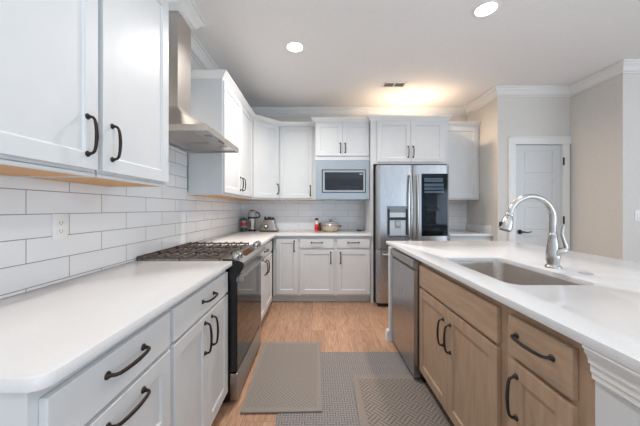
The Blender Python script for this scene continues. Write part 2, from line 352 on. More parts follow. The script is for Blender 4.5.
# ------------------------------------------------------------------ cabinet kit
def pull(fr, u, z, n, length, vertical, parent, m=BRONZE):
    h = length/2; mb = MB()
    def P(a, o): return fr.p(u, z+a, n+o) if vertical else fr.p(u+a, z, n+o)
    pts = []; rad = []
    for s in (-1,):
        pass
    prof = [(-h, .0, .0088), (-h, .004, .0072), (-h+.001, .012, .0053), (-h+.004, .021, .0050), (-h+.012, .027, .0052)]
    mid = [(-h*.55, .031, .0056), (-h*.2, .033, .0060), (0, .0335, .0061)]
    seq = prof + mid; seq = seq + [(-a, o, r) for a, o, r in seq[-2::-1]]
    mb.tube([P(a, o) for a, o, r in seq], .005, 10, rad=[r for a, o, r in seq])
    for s in (-1, 1):
        mb.lathe([(.011,0),(.011,.002),(.008,.006)], P(s*h, 0), fr.n, 14)
    return mb.build('handle', m, parent)
def shaker(fr, u0, u1, z0, z1, n, parent, m, name='door', st=.057, t=.02):
    mb = MB(); n1 = n + t
    fr.box(mb, u0+.01, u1-.01, z0+.01, z1-.01, n, n1-.009)
    fr.box(mb, u0, u0+st, z0, z1, n, n1, .0016); fr.box(mb, u1-st, u1, z0, z1, n, n1, .0016)
    fr.box(mb, u0+st-.002, u1-st+.002, z0, z0+st, n, n1-.0002, .0016); fr.box(mb, u0+st-.002, u1-st+.002, z1-st, z1, n, n1-.0002, .0016)
    # small chamfer round the sunk panel
    a0, a1, b0, b1, c = u0+st, u1-st, z0+st, z1-st, .006
    for q in (((a0,b0),(a1,b0),(a1-c,b0+c),(a0+c,b0+c)), ((a1,b0),(a1,b1),(a1-c,b1-c),(a1-c,b0+c)), ((a1,b1),(a0,b1),(a0+c,b1-c),(a1-c,b1-c)), ((a0,b1),(a0,b0),(a0+c,b0+c),(a0+c,b1-c))):
        p = [fr.p(q[0][0],q[0][1],n1-.003), fr.p(q[1][0],q[1][1],n1-.003), fr.p(q[2][0],q[2][1],n1-.0088), fr.p(q[3][0],q[3][1],n1-.0088)]
        b = bmesh.new(); b.faces.new([b.verts.new(v) for v in p]); mb._merge(b)
    return mb.build(name, m, parent, smooth=False)
def slab(fr, u0, u1, z0, z1, n, parent, m, name='drawer', t=.02):
    return fr.box(MB(), u0, u1, z0, z1, n, n+t, .003).build(name, m, parent, smooth=False)
def carcass(fr, u0, u1, z0, z1, depth, parent, m, frame=True, name='carcass', ft=.02):
    # frame front is n = 0
    fr.box(MB(), u0+.001, u1-.001, z0, z1, -depth, -ft).build(name, m, parent, smooth=False)
    if frame: fr.box(MB(), u0, u1, z0, z1, -ft, 0).build('face_frame', m, parent, smooth=False)
def toe(fr, u0, u1, depth, parent, m, back=.075):
    fr.box(MB(), u0+.001, u1-.001, 0, .1, -depth, -back).build('toe_kick', m, parent, smooth=False)

frL = Fr((-.580, 0, 0), (0,1,0), (1,0,0)); LD = .58   # left bases: frame front x -.58
# --- left base with drawers
GB = 'white base cabinets'
t = thing('base_cabinet', (-.85, .80, 0), 'white base cabinet with drawers, nearest the camera under the left countertop', 'cabinet')
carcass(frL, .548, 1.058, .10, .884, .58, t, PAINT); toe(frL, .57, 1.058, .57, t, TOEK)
o = slab(frL, .568, 1.045, .722, .85, 0, t, PAINT); pull(frL, .805, .80, .02, .15, False, o)
for z0, z1, hz in ((.42, .708, .672), (.105, .405, .37)):
    o = shaker(frL, .568, 1.045, z0, z1, 0, t, PAINT, 'drawer'); pull(frL, .805, hz-.01, .02, .15, False, o)
t = thing('base_cabinet', (-.85, 1.39, 0), 'white base cabinet with one drawer over two doors, just before the range', 'cabinet')
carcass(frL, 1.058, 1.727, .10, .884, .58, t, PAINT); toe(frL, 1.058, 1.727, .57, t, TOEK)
o = slab(frL, 1.072, 1.713, .722, .85, 0, t, PAINT); pull(frL, 1.405, .79, .02, .14, False, o)
o = shaker(frL, 1.072, 1.3995, .10, .708, 0, t, PAINT); pull(frL, 1.362, .60, .02, .15, True, o)
o = shaker(frL, 1.4015, 1.713, .10, .708, 0, t, PAINT); pull(frL, 1.45, .60, .02, .15, True, o)
# --- left base past the range
t = thing('base_cabinet', (-.85, 2.95, 0), 'white base cabinet with one drawer and two doors, just past the range', 'cabinet')
carcass(frL, 2.492, 3.40, .10, .884, .58, t, PAINT); toe(frL, 2.492, 3.40, .57, t, PAINT)
o = slab(frL, 2.51, 3.385, .729, .85, 0, t, PAINT); pull(frL, 2.955, .79, .02, .14, False, o)
o = shaker(frL, 2.51, 2.954, .12, .703, 0, t, PAINT); pull(frL, 2.91, .61, .02, .14, True, o)
o = shaker(frL, 2.956, 3.385, .12, .703, 0, t, PAINT); pull(frL, 3.0, .61, .02, .14, True, o)
# --- back bases
frB = Fr((0, 3.60, 0), (1,0,0), (0,-1,0))
t = thing('base_cabinet', (-.42, 3.9, 0), 'white corner base cabinet with a single tall door, on the back wall', 'cabinet')
mb = MB(); mb.box(-1.155, -.581, 3.401, 4.18, .10, .884); mb.box(-.581, -.246, 3.62, 4.18, .10, .884); mb.build('carcass', PAINT, t, smooth=False)
mb = MB(); mb.box(-.581, -.246, 3.60, 3.62, .10, .884); mb.box(-.60, -.581, 3.401, 3.60, .10, .884).build('face_frame', PAINT, t, smooth=False)
mb = MB(); mb.box(-1.15, -.655, 3.402, 4.17, 0, .10).box(-.655, -.246, 3.675, 4.17, 0, .10).build('toe_kick', PAINT, t, smooth=False)
o = shaker(frB, -.542, -.261, .125, .85, 0, t, PAINT); pull(frB, -.305, .752, .02, .13, True, o)
for u0, u1, hu, lab in ((-.245, .233, .172, 'white base cabinet under the red bottle and covered bowl, drawer over door'), (.234, .697, .30, 'white base cabinet beside the refrigerator, drawer over door')):
    t = thing('base_cabinet', ((u0+u1)/2, 3.9, 0), lab, 'cabinet')
    carcass(frB, u0, u1, .10, .884, .58, t, PAINT); toe(frB, u0, u1, .57, t, PAINT)
    a, b_ = u0+.016, (u1-.021 if u1 < .5 else u1-.012)
    if u1 > .5: a = u0+.021
    o = slab(frB, a, b_, .729, .85, 0, t, PAINT); pull(frB, (a+b_)/2, .80, .02, .14, False, o)
    o = shaker(frB, a, b_, .125, .703, 0, t, PAINT); pull(frB, hu, .60, .02, .14, True, o)
# --- right of the fridge
t = thing('base_cabinet', (2.0, 3.9, 0), 'white base cabinet right of the refrigerator, mostly hidden by the island', 'cabinet')
carcass(frB, 1.712, 2.284, .10, .884, .58, t, PAINT); toe(frB, 1.712, 2.284, .57, t, PAINT)
o = slab(frB, 1.73, 2.26, .729, .85, 0, t, PAINT); pull(frB, 2.0, .80, .02, .14, False, o)
o = shaker(frB, 1.73, 2.26, .125, .703, 0, t, PAINT); pull(frB, 1.78, .60, .02, .14, True, o)

# --- uppers
frU = Fr((-.850, 0, 0), (0,1,0), (1,0,0)); UB, UT = 1.3660, 2.40; UD = .303
def upper(fr, u0, u1, depth, lab, doors, z0=UB, z1=UT, dz0=None, dz1=None, hz=None, under=True, hl=.135):
    t = thing('wall_cabinet', tuple(fr.p((u0+u1)/2, z0, -depth/2)), lab, 'cabinet')
    carcass(fr, u0, u1, z0+.012, z1, depth, t, PAINT)
    fr.box(MB(), u0, u1, z0, z0+.014, -.02, 0).build('bottom_rail', PAINT, t, smooth=False)
    for q in (u0, u1-.012): fr.box(MB(), q, q+.012, z0, z0+.013, -depth, -.02).build('side_skirt', PAINT, t, smooth=False)
    if under:
        o = fr.box(MB(), u0+.0125, u1-.0125, z0+.001, z0+.0115, -depth, -.0205).build('underside', PLY, t, smooth=False); o['label'] = 'unpainted maple underside'
    dz0 = dz0 or z0+.024; dz1 = dz1 or z1-.008; hz = hz or dz0+.12
    for a, b_, hu in doors:
        o = shaker(fr, a, b_, dz0, dz1, 0, t, PAINT); 
        if hu is not None: pull(fr, hu, hz, .02, hl, True, o)
    return t
uc = upper(frU, .54, 1.045, UD, 'white wall cabinet at the left edge of the photo, above the power outlet', [(.56, 1.037, .989)])
frU.box(MB(), 1.0455, 1.0565, UB+.02, UT, -.06, -.006).build('gap_shade_strip', DARK, uc, smooth=False)  # dark strip painted in for the shade between the two cabinets
upper(frU, 1.057, 1.537, UD, 'white wall cabinet just before the steel range hood', [(1.0615, 1.529, 1.108)])
upper(frU, 2.443, 3.539, UD, 'white two-door wall cabinet on the left wall past the range hood', [(2.452, 2.989, 2.945), (2.992, 3.525, 3.037)])
# diagonal corner
A = Vector((-.850, 3.540, 0)); Bp = Vector((-.535, 3.87, 0)); dU = (Bp-A); ln = dU.length; dU.normalize(); nrm = Vector((dU.y, -dU.x, 0))
frD = Fr(A, dU, nrm)
t = thing('wall_cabinet', (-.95, 3.95, UB), 'white diagonal corner wall cabinet above the small appliances', 'cabinet')
foot = [(WX+.001,3.540),(-.850-.004,3.540),(-.539,3.87),(-.539,BY-.001),(WX+.001,BY-.001)]
MB().loft([[(x,y,UB+.012) for x,y in foot],[(x,y,UT) for x,y in foot]]).build('carcass', PAINT, t, smooth=False)
MB().loft([[(x,y,UB) for x,y in [(WX+.009,3.555),(-.868,3.555),(-.555,3.88),(-.555,BY-.01),(WX+.009,BY-.01)]],[(x,y,UB+.0118) for x,y in [(WX+.009,3.555),(-.868,3.555),(-.555,3.88),(-.555,BY-.01),(WX+.009,BY-.01)]]]).build('underside', PLY, t, smooth=False)
frD.box(MB(), .002, ln-.002, UB, UT, -.016, 0).build('face_frame', PAINT, t, smooth=False)
o = shaker(frD, .012, ln-.016, UB+.024, UT-.008, 0, t, PAINT); pull(frD, ln-.055, UB+.15, .02, .135, True, o)
frBU = Fr((0, 3.87, 0), (1,0,0), (0,-1,0))
upper(frBU, -.534, -.032, .318, 'white single-door wall cabinet left of the microwave', [(-.527, -.07, -.10)], hz=UB+.13)
frM = Fr((0, 3.68, 0), (1,0,0), (0,-1,0))
# microwave cabinet: shelf opening with the oven in it
t = thing('wall_cabinet', (.33, 3.93, UB), 'white wall cabinet with two short doors directly above the microwave', 'cabinet')
frM.box(MB(), -.030, .697, 1.91, UT, -.508, -.02).build('carcass', PAINT, t, smooth=False)
mb = MB(); frM.box(mb, -.030, .697, 1.893, UT, -.02, 0); mb.build('face_frame', PAINT, t, smooth=False)
for q in (-.030, .679): frM.box(MB(), q, q+.018, UB, 1.91, -.508, -.02).build('side_panel', PAINT, t, smooth=False)
frM.box(MB(), -.012, .679, UB, UB+.015, -.508, -.02).build('shelf', PAINT, t, smooth=False)
for a, b_, hu in ((-.02, .3335, .305), (.3365, .688, .368)):
    o = shaker(frM, a, b_, 1.95, UT-.008, 0, t, PAINT); pull(frM, hu, 2.055, .02, .12, True, o)
# fridge enclosure
frF = Fr((0, 3.60, 0), (1,0,0), (0,-1,0))
t = thing('refrigerator_cabinet', (1.2, 3.9, 0), 'white cabinet with two doors and side panels enclosing the refrigerator', 'cabinet')
frF.box(MB(), .699, 1.710, 1.83, UT, -.585, -.02).build('carcass', PAINT, t, smooth=False)
frF.box(MB(), .699, 1.710, 1.83, UT, -.02, 0).build('face_frame', PAINT, t, smooth=False)
for a, b_ in ((.699, .733), (1.674, 1.710)):
    frF.box(MB(), a, b_, 0, 1.83, -.585, 0).build('side_panel', PAINT, t, smooth=False)
for a, b_, hu in ((.78, 1.2165, 1.185), (1.2195, 1.658, 1.25)):
    o = shaker(frF, a, b_, 1.855, UT-.012, 0, t, PAINT); pull(frF, hu, 1.985, .02, .14, True, o)
frBU2 = Fr((0, 3.87, 0), (1,0,0), (0,-1,0))
upper(frBU2, 1.712, NX-.001, .318, 'white wall cabinet in the nook right of the refrigerator', [(1.722, NX-.035, None)])

# ------------------------------------------------------------------ countertops
def rrect(x0, x1, y0, y1, r, z, n=6, rs=None):
    rs = rs or (r,)*4; pts = []
    for (cx, cy, a0), rr in zip(((x0, y0, PI), (x1, y0, 1.5*PI), (x1, y1, 0), (x0, y1, .5*PI)), rs):
        if rr < 1e-4: pts.append((cx, cy, z)); continue
        ox = cx + (rr if cx == x0 else -rr); oy = cy + (rr if cy == y0 else -rr)
        for i in range(n+1):
            a = a0 + .5*PI*i/n; pts.append((ox+rr*math.cos(a), oy+rr*math.sin(a), z))
    return pts
def slab_poly(pts, z0, z1, bev=.003, hole=None):
    b = bmesh.new(); ev = []
    def loop(P):
        v = [b.verts.new((p[0], p[1], z1)) for p in P]; return [b.edges.new((v[i], v[(i+1)%len(v)])) for i in range(len(v))]
    ev = loop(pts)
    if hole: ev += loop(hole)
    bmesh.ops.triangle_fill(b, use_beauty=True, use_dissolve=False, edges=ev)
    r = bmesh.ops.extrude_face_region(b, geom=list(b.faces))
    bmesh.ops.translate(b, vec=(0,0,z0-z1), verts=[g for g in r['geom'] if isinstance(g, bmesh.types.BMVert)])
    bmesh.ops.recalc_face_normals(b, faces=b.faces)
    ed = [e for e in b.edges if len(e.link_faces) == 2 and abs(e.verts[0].co.z-e.verts[1].co.z) < 1e-6 and e.calc_face_angle(0) > .5]
    bmesh.ops.bevel(b, geom=ed, offset=bev, segments=2, profile=.5, affect='EDGES')
    mb = MB(); mb._merge(b); return mb
CZ0, CZ1 = .8842, .914
tag(slab_poly(rrect(WX+.0005, -.538, .533, 1.7275, 0, 0, rs=(0,.035,0,0)), CZ0, CZ1).build('countertop', QUARTZ, origin=(-.85,1.1,CZ0)),
    'long white quartz countertop on the left, from the photo edge to the range', 'countertop')
tag(slab_poly([(WX+.009,2.491,0),(-.538,2.491,0),(-.538,3.557,0),(.6985,3.557,0),(.6985,BY-.009,0),(WX+.009,BY-.009,0)], CZ0, CZ1).build('countertop', QUARTZ, origin=(-.6,3.7,CZ0)),
    'white L-shaped quartz countertop in the far corner holding the small appliances', 'countertop')
tag(slab_poly([(1.7115,3.557,0),(NX-.001,3.557,0),(NX-.001,BY-.009,0),(1.7115,BY-.009,0)], CZ0, CZ1).box(NX-.02, NX-.001, 3.60, BY-.009, CZ1, 1.015, .002).build('countertop', QUARTZ, origin=(2.0,3.8,CZ0)),
    'short white quartz countertop right of the refrigerator with a low side upstand', 'countertop')

# ------------------------------------------------------------------ island
IX = .70; IB = 1.97; SX0, SX1, SY0, SY1 = .842, 1.235, 1.1855, 1.851
tag(slab_poly(rrect(IX, IB, -.35, 2.808, .012, 0), CZ0, CZ1, .003, rrect(SX0, SX1, SY0, SY1, .06, 0, 8)).build('island_countertop', QUARTZ_DIM, origin=(1.3,1.3,CZ0)),
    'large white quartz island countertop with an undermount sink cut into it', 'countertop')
sk = thing('sink', (1.04, 1.52, .70), 'stainless steel undermount single-bowl sink in the island', 'sink')
rings = [rrect(SX0-.02, SX1+.02, SY0-.02, SY1+.02, .075, .8835, 8), rrect(SX0-.001, SX1+.001, SY0-.001, SY1+.001, .06, .8835, 8), rrect(SX0+.001, SX1-.001, SY0+.001, SY1-.001, .06, .87, 8),
         rrect(SX0+.006, SX1-.006, SY0+.006, SY1-.006, .06, .73, 8), rrect(SX0+.014, SX1-.014, SY0+.014, SY1-.014, .06, .70, 8), rrect(SX0+.04, SX1-.04, SY0+.04, SY1-.04, .05, .685, 8), rrect(SX0+.15, SX1-.15, SY0+.2, SY1-.2, .04, .681, 8)]
o = MB().loft(rings, cap0=False, cap1=True).build('bowl', SINKS, sk)
MB().lathe([(.043,0),(.045,.002),(.036,.0035),(.03,.001),(.0001,.001)], (1.06,1.52,.6812), n=28, close=False).lathe([(.006,0),(.006,.008)], (1.06,1.52,.682)).build('drain', CHROME, sk)

frI = Fr((.742, 0, 0), (0,1,0), (-1,0,0)); ID = .60
# dishwasher
t = thing('dishwasher', (1.0, 2.18, 0), 'stainless steel dishwasher at the far end of the island', 'dishwasher')
D0, D1, DXF = 1.960, 2.549, .689
MB().box(.73, 1.33, D0+.004, D1-.004, .06, .875).build('tub', mat('dark_grey_enamel', (44,46,50), .5), t, smooth=False)
# door with a gentle pocket-handle sweep near its top
prof = [(DXF+.05,.035),(DXF,.037),(DXF,.775),(DXF+.004,.79),(DXF+.016,.80),(DXF+.05,.806)]
MB().loft([[(x,D0,z) for x,z in prof],[(x,D1,z) for x,z in prof]]).build('door', STEEL, t)
prof = [(DXF+.05,.806),(DXF+.018,.806),(DXF-.002,.818),(DXF-.006,.835),(DXF-.004,.868),(DXF+.003,.874),(DXF+.05,.874)]
mb = MB().loft([[(x,D0,z) for x,z in prof],[(x,D1,z) for x,z in prof]]); mb.build('handle', STEELH, t)
MB().box(DXF+.05, .735, D0+.003, D1-.003, .05, .876).build('door_edge', BLACKP, t, smooth=False)
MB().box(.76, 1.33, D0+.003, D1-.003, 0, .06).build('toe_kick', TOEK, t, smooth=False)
# sink base: open-topped carcass
t = thing('island_sink_cabinet', (1.0, 1.53, 0), 'taupe wood island cabinet with two doors under the sink', 'cabinet')
a, b_ = 1.070, 1.958
mb = MB(); mb.box(.762, 1.36, a, a+.018, .10, .884).box(.762, 1.36, b_-.018, b_, .10, .884).box(.762, 1.36, a, b_, .10, .118).box(1.345, 1.36, a, b_, .10, .884); mb.build('carcass', WOODI, t, smooth=False)
frI.box(MB(), a, b_, .08, .8838, -.02, 0).build('face_frame', WOODI, t, smooth=False)
o = slab(frI, 1.104, 1.945, .70, .848, 0, t, WOODH, 'false_drawer_front')
o = shaker(frI, 1.104, 1.5285, .10, .683, 0, t, WOODI); pull(frI, 1.49, .535, .02, .15, True, o, BLACKP)
o = shaker(frI, 1.5315, 1.945, .10, .683, 0, t, WOODI); pull(frI, 1.572, .535, .02, .15, True, o, BLACKP)
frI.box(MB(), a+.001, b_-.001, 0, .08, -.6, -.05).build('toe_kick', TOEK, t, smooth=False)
t = thing('island_drawer_cabinet', (1.0, .9, 0), 'narrow taupe wood island cabinet with a drawer over a door, nearest the camera', 'cabinet')
a, b_ = .728, 1.069
frI.box(MB(), a+.001, b_-.001, .10, .883, -.6, -.02).build('carcass', WOODI, t, smooth=False)
frI.box(MB(), a, b_, .08, .8838, -.02, 0).build('face_frame', WOODI, t, smooth=False)
o = slab(frI, .7775, 1.038, .70, .848, 0, t, WOODH); pull(frI, .918, .785, .02, .15, False, o, BLACKP)
o = shaker(frI, .7775, 1.038, .085, .682, 0, t, WOODI); pull(frI, .995, .56, .02, .15, True, o, BLACKP)
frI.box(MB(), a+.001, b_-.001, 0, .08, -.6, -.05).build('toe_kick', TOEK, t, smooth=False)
# white end pieces
t = thing('island_end_panel', (1.0, 2.575, 0), 'white end panel of the island beside the dishwasher, with a baseboard foot', 'panel')
MB().box(.672, 1.95, 2.5505, 2.60, 0, .884, .003).build('panel', PAINT, t, smooth=False)
MB().sweep([(.6715,2.551),(.6715,2.6005),(1.95,2.6005)], [(0,0),(-.024,0),(-.024,.085),(-.012,.105),(0,.105)], 0).build('baseboard', TRIM, t)
t = thing('island_end_panel', (1.0, .2, 0), 'white panelled island end with moulding under the countertop, nearest the camera', 'panel')
MB().box(.737, 1.36, -.2, .727, 0, .8838).build('panel', PAINT, t, smooth=False)
FR_ = [(0,0),(.036,0),(.036,-.008),(.031,-.012),(.030,-.024),(.024,-.036),(.020,-.052),(.020,-.062),(.014,-.066),(.014,-.092),(.010,-.097),(.010,-.116),(0,-.12)]
MB().sweep([(.737,-.2),(.737,.7265)], [( -o, h*.76) for o, h in FR_], .8838).build('moulding', TRIM, t)
# white back panel towards the seats
tag(MB().box(1.362, 1.60, -.2, 2.549, 0, .8838).build('island_back_panel', PAINT, smooth=False, origin=(1.5,1.1,0)), 'white back of the island under the seating overhang, hidden from the kitchen side', 'panel')

# faucet
fx, fy = 1.321, 1.537
t = thing('faucet', (fx, fy, CZ1), 'brushed nickel pull-down faucet with high arched spout behind the sink', 'faucet')
MB().lathe([(.037,0),(.0375,.006),(.034,.012),(.030,.016),(.0295,.026),(.0325,.045),(.033,.065),(.031,.09),(.027,.12),(.0235,.15),(.021,.175),(.0225,.18),(.0225,.186),(.0195,.19),(.018,.20)], (fx,fy,CZ1), n=32).build('body', CHROME, t)
R = .123; cxs = fx-R-.006; pts = [(fx-.0, fy, CZ1+.18), (fx, fy, CZ1+.22), (fx, fy, CZ1+.27)]
zc = 1.326-R-.014
n = 20
pts = [(fx, fy, CZ1+.185)] + [(fx-.001, fy, CZ1+.185+(zc-CZ1-.185)*k/4) for k in range(1, 4)]
for k in range(n+1):
    a = PI*k/n*.93; pts.append((fx-R+R*math.cos(a), fy, zc+R*math.sin(a)*1.0))
MB().tube(pts, .0165, 16, rad=[.0175]+[.017]*3+[.0165-.002*k/n for k in range(n+1)]).build('spout', CHROME, t)
e = Vector(pts[-1]); dr = (Vector(pts[-1])-Vector(pts[-2])).normalized()
h = MB().lathe([(.0175,-.004),(.020,.0),(.020,.012),(.018,.014),(.022,.02),(.029,.045),(.033,.078),(.033,.092),(.028,.096)], e, dr, 24).build('spray_head', CHROME, t)
MB().lathe([(.026,.095),(.026,.099),(.021,.1)], e, dr, 20).box(e.x+dr.x*.06-.038, e.x+dr.x*.06-.027, fy-.009, fy+.009, e.z-.082, e.z-.045, .003).build('button', BLACKP, h)
# side lever
lv = MB(); lv.lathe([(.012,-.02),(.017,-.005),(.019,.012),(.017,.028),(.010,.036)], (fx+.012, fy-.028, CZ1+.088), (.75,-.25,.6), 20)
lv.tube([(fx+.022,fy-.032,CZ1+.104),(fx+.036,fy-.034,CZ1+.106),(fx+.044,fy-.034,CZ1+.118),(fx+.034,fy-.032,CZ1+.150),(fx+.024,fy-.030,CZ1+.185),(fx+.026,fy-.030,CZ1+.215),(fx+.034,fy-.03,CZ1+.235)], .009, 12, rad=[.011,.0115,.011,.0085,.007,.0065,.0075]).build('lever', CHROME, t)
tag(MB().lathe([(.028,0),(.029,.003),(.025,.005),(.016,.0055),(.014,.007),(.0001,.0075)], (1.361,1.391,CZ1+.0003), n=32, close=False).build('sink_hole_cover', mat('satin_cap', (196,196,196), .45, .6), origin=(1.361,1.391,CZ1)), 'small round metal cap on the island beside the faucet', 'cap')

# ------------------------------------------------------------------ range
RY0, RY1 = 1.732, 2.487; RF = -.51
t = thing('range', (-.85, 2.11, 0), 'stainless steel gas range with black glass oven door between the left counters', 'range')
MB().box(WX+.02, -.558, RY0, RY1, .02, .905, .002).build('body', BLACKM, t, smooth=False)
for x in (-1.10, -.60):
    for y in (RY0+.04, RY1-.04): MB().lathe([(.018,0),(.018,.022)], (x,y,0), n=12).build('foot', BLACKP, t)
# cooktop pan
MB().box(WX+.012, -.60, RY0+.001, RY1-.001, .9055, .914, .003).build('cooktop', STEELH, t, smooth=False)
# sloping control panel across the front
pr = [(-.60,.9055),(-.60,.9225),(-.565,.9235),(-.500,.912),(-.474,.900),(-.468,.882),(-.486,.860),(-.545,.85),(-.56,.85)]
MB().loft([[(x,RY0+.012,z) for x,z in pr],[(x,RY1-.001,z) for x,z in pr]]).build('control_panel', STEELH, t)
pr2 = [(-.60,.84),(-.60,.9235),(-.565,.9245),(-.498,.913),(-.472,.901),(-.465,.883),(-.474,.86),(-.495,.83),(-.515,.80),(-.558,.79)]
MB().loft([[(x,RY0-.0,z) for x,z in pr2],[(x,RY0+.012,z) for x,z in pr2]]).build('end_cap', BLACKM, t)
slope = Vector((.18,0,1)).normalized()
MB().hexa([(-.560,1.93,.9222),(-.560,2.29,.9222),(-.500,2.29,.9118),(-.500,1.93,.9118),(-.560,1.93,.9240),(-.560,2.29,.9240),(-.500,2.29,.9133),(-.500,1.93,.9133)]).build('touch_display', mat('display_glass', (70,48,40), .06, IOR=1.6), t, smooth=False)  # brown reflection put into the glass colour
for y in (1.775, 1.845, 2.345, 2.395, 2.445):
    c = Vector((-.532, y, .9170))
    MB().lathe([(.027,0),(.027,.006),(.024,.008),(.0245,.030),(.022,.035),(.0001,.035)], c, slope, 24, close=False).box(-.532,-.524,y-.019,y+.021,.949,.960,.002).build('knob', CHROME, t)
# burners and grates
for x, y, r in ((-.74,1.90,.05),(-1.01,1.90,.04),(-.74,2.32,.045),(-1.01,2.32,.04),(-.875,2.11,.052)):
    MB().lathe([(r*1.25,0),(r*1.2,.004),(r,.005),(r,.011),(r*.9,.013),(.0001,.013)], (x,y,.9142), n=24, close=False).build('burner', IRON, t)
for g in range(3):
    g0 = RY0+.006+g*.2477; g1 = g0+.2447; x0, x1 = -1.148, -.618; z0, z1 = .929, .941; mb = MB()
    w_ = .009
    for y in (g0, g1-w_): mb.box(x0, x1, y, y+w_, z0-.004, z1-.004, .002)
    for x in (x0, x1-w_): mb.box(x, x+w_, g0, g1, z0, z1, .002)
    mb.box((x0+x1)/2-w_/2, (x0+x1)/2+w_/2, g0, g1, z0, z1, .002)
    for k in range(1, 8):
        if k == 4: continue
        xx = x0+(x1-x0)*k/8
        mb.box(xx-w_/2, xx+w_/2, g0, (g0+g1)/2-.028, z0, z1+.005, .002).box(xx-w_/2, xx+w_/2, (g0+g1)/2+.028, g1, z0, z1+.005, .002)
    for x in (x0, x1-w_, (x0+x1)/2):
        for y in (g0, g1-w_): mb.box(x, x+w_, y, y+w_, .9142, z0+.002, .002)
    mb.build('grate', IRON, t, smooth=False)
# oven door
dd = MB().box(-.556, RF-.004, RY0+.004, RY1-.004, .205, .845, .004).build('oven_door', BLACKM, t, smooth=False)
MB().box(RF-.0045, RF, RY0+.012, RY1-.012, .215, .775, .002).build('door_glass', GLASSB, dd, smooth=False)
MB().box(RF-.0045, RF+.001, RY0+.006, RY1-.006, .778, .843, .002).build('door_trim', STEELH, dd, smooth=False)
hh = MB(); hy0, hy1 = RY0+.02, RY1-.03
for y in (hy0, hy1-.03): hh.box(RF, RF+.034, y, y+.022, .775, .825, .003)
hh.tube([(RF+.032, hy0-.005, .812), (RF+.036, (hy0+hy1)/2, .812), (RF+.032, hy1+.005, .812)], .010, 14)
hh.build('door_handle', STEEL, dd)
MB().box(-.556, RF, RY0+.004, RY1-.004, .028, .197, .004).build('storage_drawer', STEELH, t, smooth=False)

# ------------------------------------------------------------------ range hood
HY0, HY1, HX, HZ = 1.737, 2.440, -.70, 1.74
HOOD = mat('hood_steel', (204,198,192), .34, 1.0); noise_mix(HOOD, (198,192,186), (208,202,197), (60,60,1.0), 6, 3, .3, .7, 0, (.3,.38))
t = thing('range_hood', (-.95, 2.08, HZ), 'stainless steel chimney range hood on the left wall above the range', 'range hood')
mb = MB(); HB = WX+.0085
mb.box(HX-.012, HX, HY0, HY1, HZ, 1.779, .0015).box(HB, HX-.012, HY0, HY0+.012, HZ, 1.779).box(HB, HX-.012, HY1-.012, HY1, HZ, 1.779).box(HB, HB+.012, HY0+.012, HY1-.012, HZ, 1.779)
mb.build('rim', HOOD, t, smooth=False)
rg = []
for k in range(15):
    s = k/14; e_ = (1-s)**1.4
    xf = CH[0] + (HX-CH[0])*e_; ya = CH[1]-(CH[1]-HY0)*e_; yb = CH[2]+(HY1-CH[2])*e_; z = 1.7795+(1.98-1.7795)*s
    rg.append([(HB,ya,z),(xf,ya,z),(xf,yb,z),(HB,yb,z)])
MB().loft(rg).build('canopy', HOOD, t)
MB().box(HB, CH[0]-.0005, CH[1], CH[2], 1.98, CEIL-.001, .0015).build('chimney', HOOD, t, smooth=False)
u = MB().box(HB+.012, HX-.012, HY0+.012, HY1-.012, 1.752, 1.76).build('underside', HOOD, t, smooth=False)
for k in range(2):
    a = HY0+.05+k*.31; f = MB().box(HB+.09, HX-.13, a, a+.29, 1.747, 1.752, .001)
    for j in range(9): f.box(HB+.10+j*.024, HB+.112+j*.024, a+.02, a+.27, 1.744, 1.748)
    f.build('filter', HOOD, u, smooth=False)
for y in (1.93, 2.25):
    MB().lathe([(.028,0),(.03,.003),(.022,.005),(.0001,.004)], (HX-.07, y, 1.7515), (0,0,-1), 20, close=False).build('hood_lamp', CHROME, u)
for k in range(4):
    MB().lathe([(.006,0),(.006,.004)], (HX-.035, 2.05+k*.03, 1.7515), (0,0,-1), 12).build('button', BLACKP, u)

# ------------------------------------------------------------------ refrigerator
FY = 3.43; FX0, FX1, FZ0, FZ1 = .745, 1.655, .055, 1.79; FM = 1.200; FS = .736
t = thing('refrigerator', (1.2, 3.8, 0), 'stainless steel french-door refrigerator with water dispenser and dark glass door panel', 'refrigerator')
MB().box(FX0+.012, FX1-.012, FY+.075, BY-.03, .03, FZ1-.02).build('body', mat('fridge_side_grey', (96,97,100), .45), t, smooth=False)
MB().box(FX0+.03, FX1-.03, FY+.06, FY+.2, .0, .05).build('base_grille', BLACKP, t, smooth=False)
def fdoor(x0, x1, z0, z1, name):   # front gently bowed
    n = 16; R = []
    front = []
    for k in range(n+1):
        s = k/n; x = x0+(x1-x0)*s; e_ = min(s, 1-s)
        y = FY + .012*(2*s-1)**2 + (.012*(1-min(e_/.03, 1))**2)
        front.append((x, y))
    base = front + [(x1, FY+.07), (x0, FY+.07)]
    return MB().loft([[(x,y,z0) for x,y in base],[(x,y,z1) for x,y in base]]).build(name, STEEL, t)
ld = fdoor(FX0, FM-.003, FS+.004, FZ1, 'door'); rd = fdoor(FM+.003, FX1, FS+.004, FZ1, 'door'); bd = fdoor(FX0, FX1, FZ0, FS-.004, 'freezer_drawer')
mb = MB(); mb.box(FX0+.02, FX0+.10, FY+.03, FY+.12, FZ1-.002, FZ1+.018, .004).box(FX1-.10, FX1-.02, FY+.03, FY+.12, FZ1-.002, FZ1+.018, .004).box(FX0+.01, FX1-.01, FY+.08, FY+.16, FZ1-.02, FZ1+.004)
mb.build('hinge_cover', BLACKP, t, smooth=False)
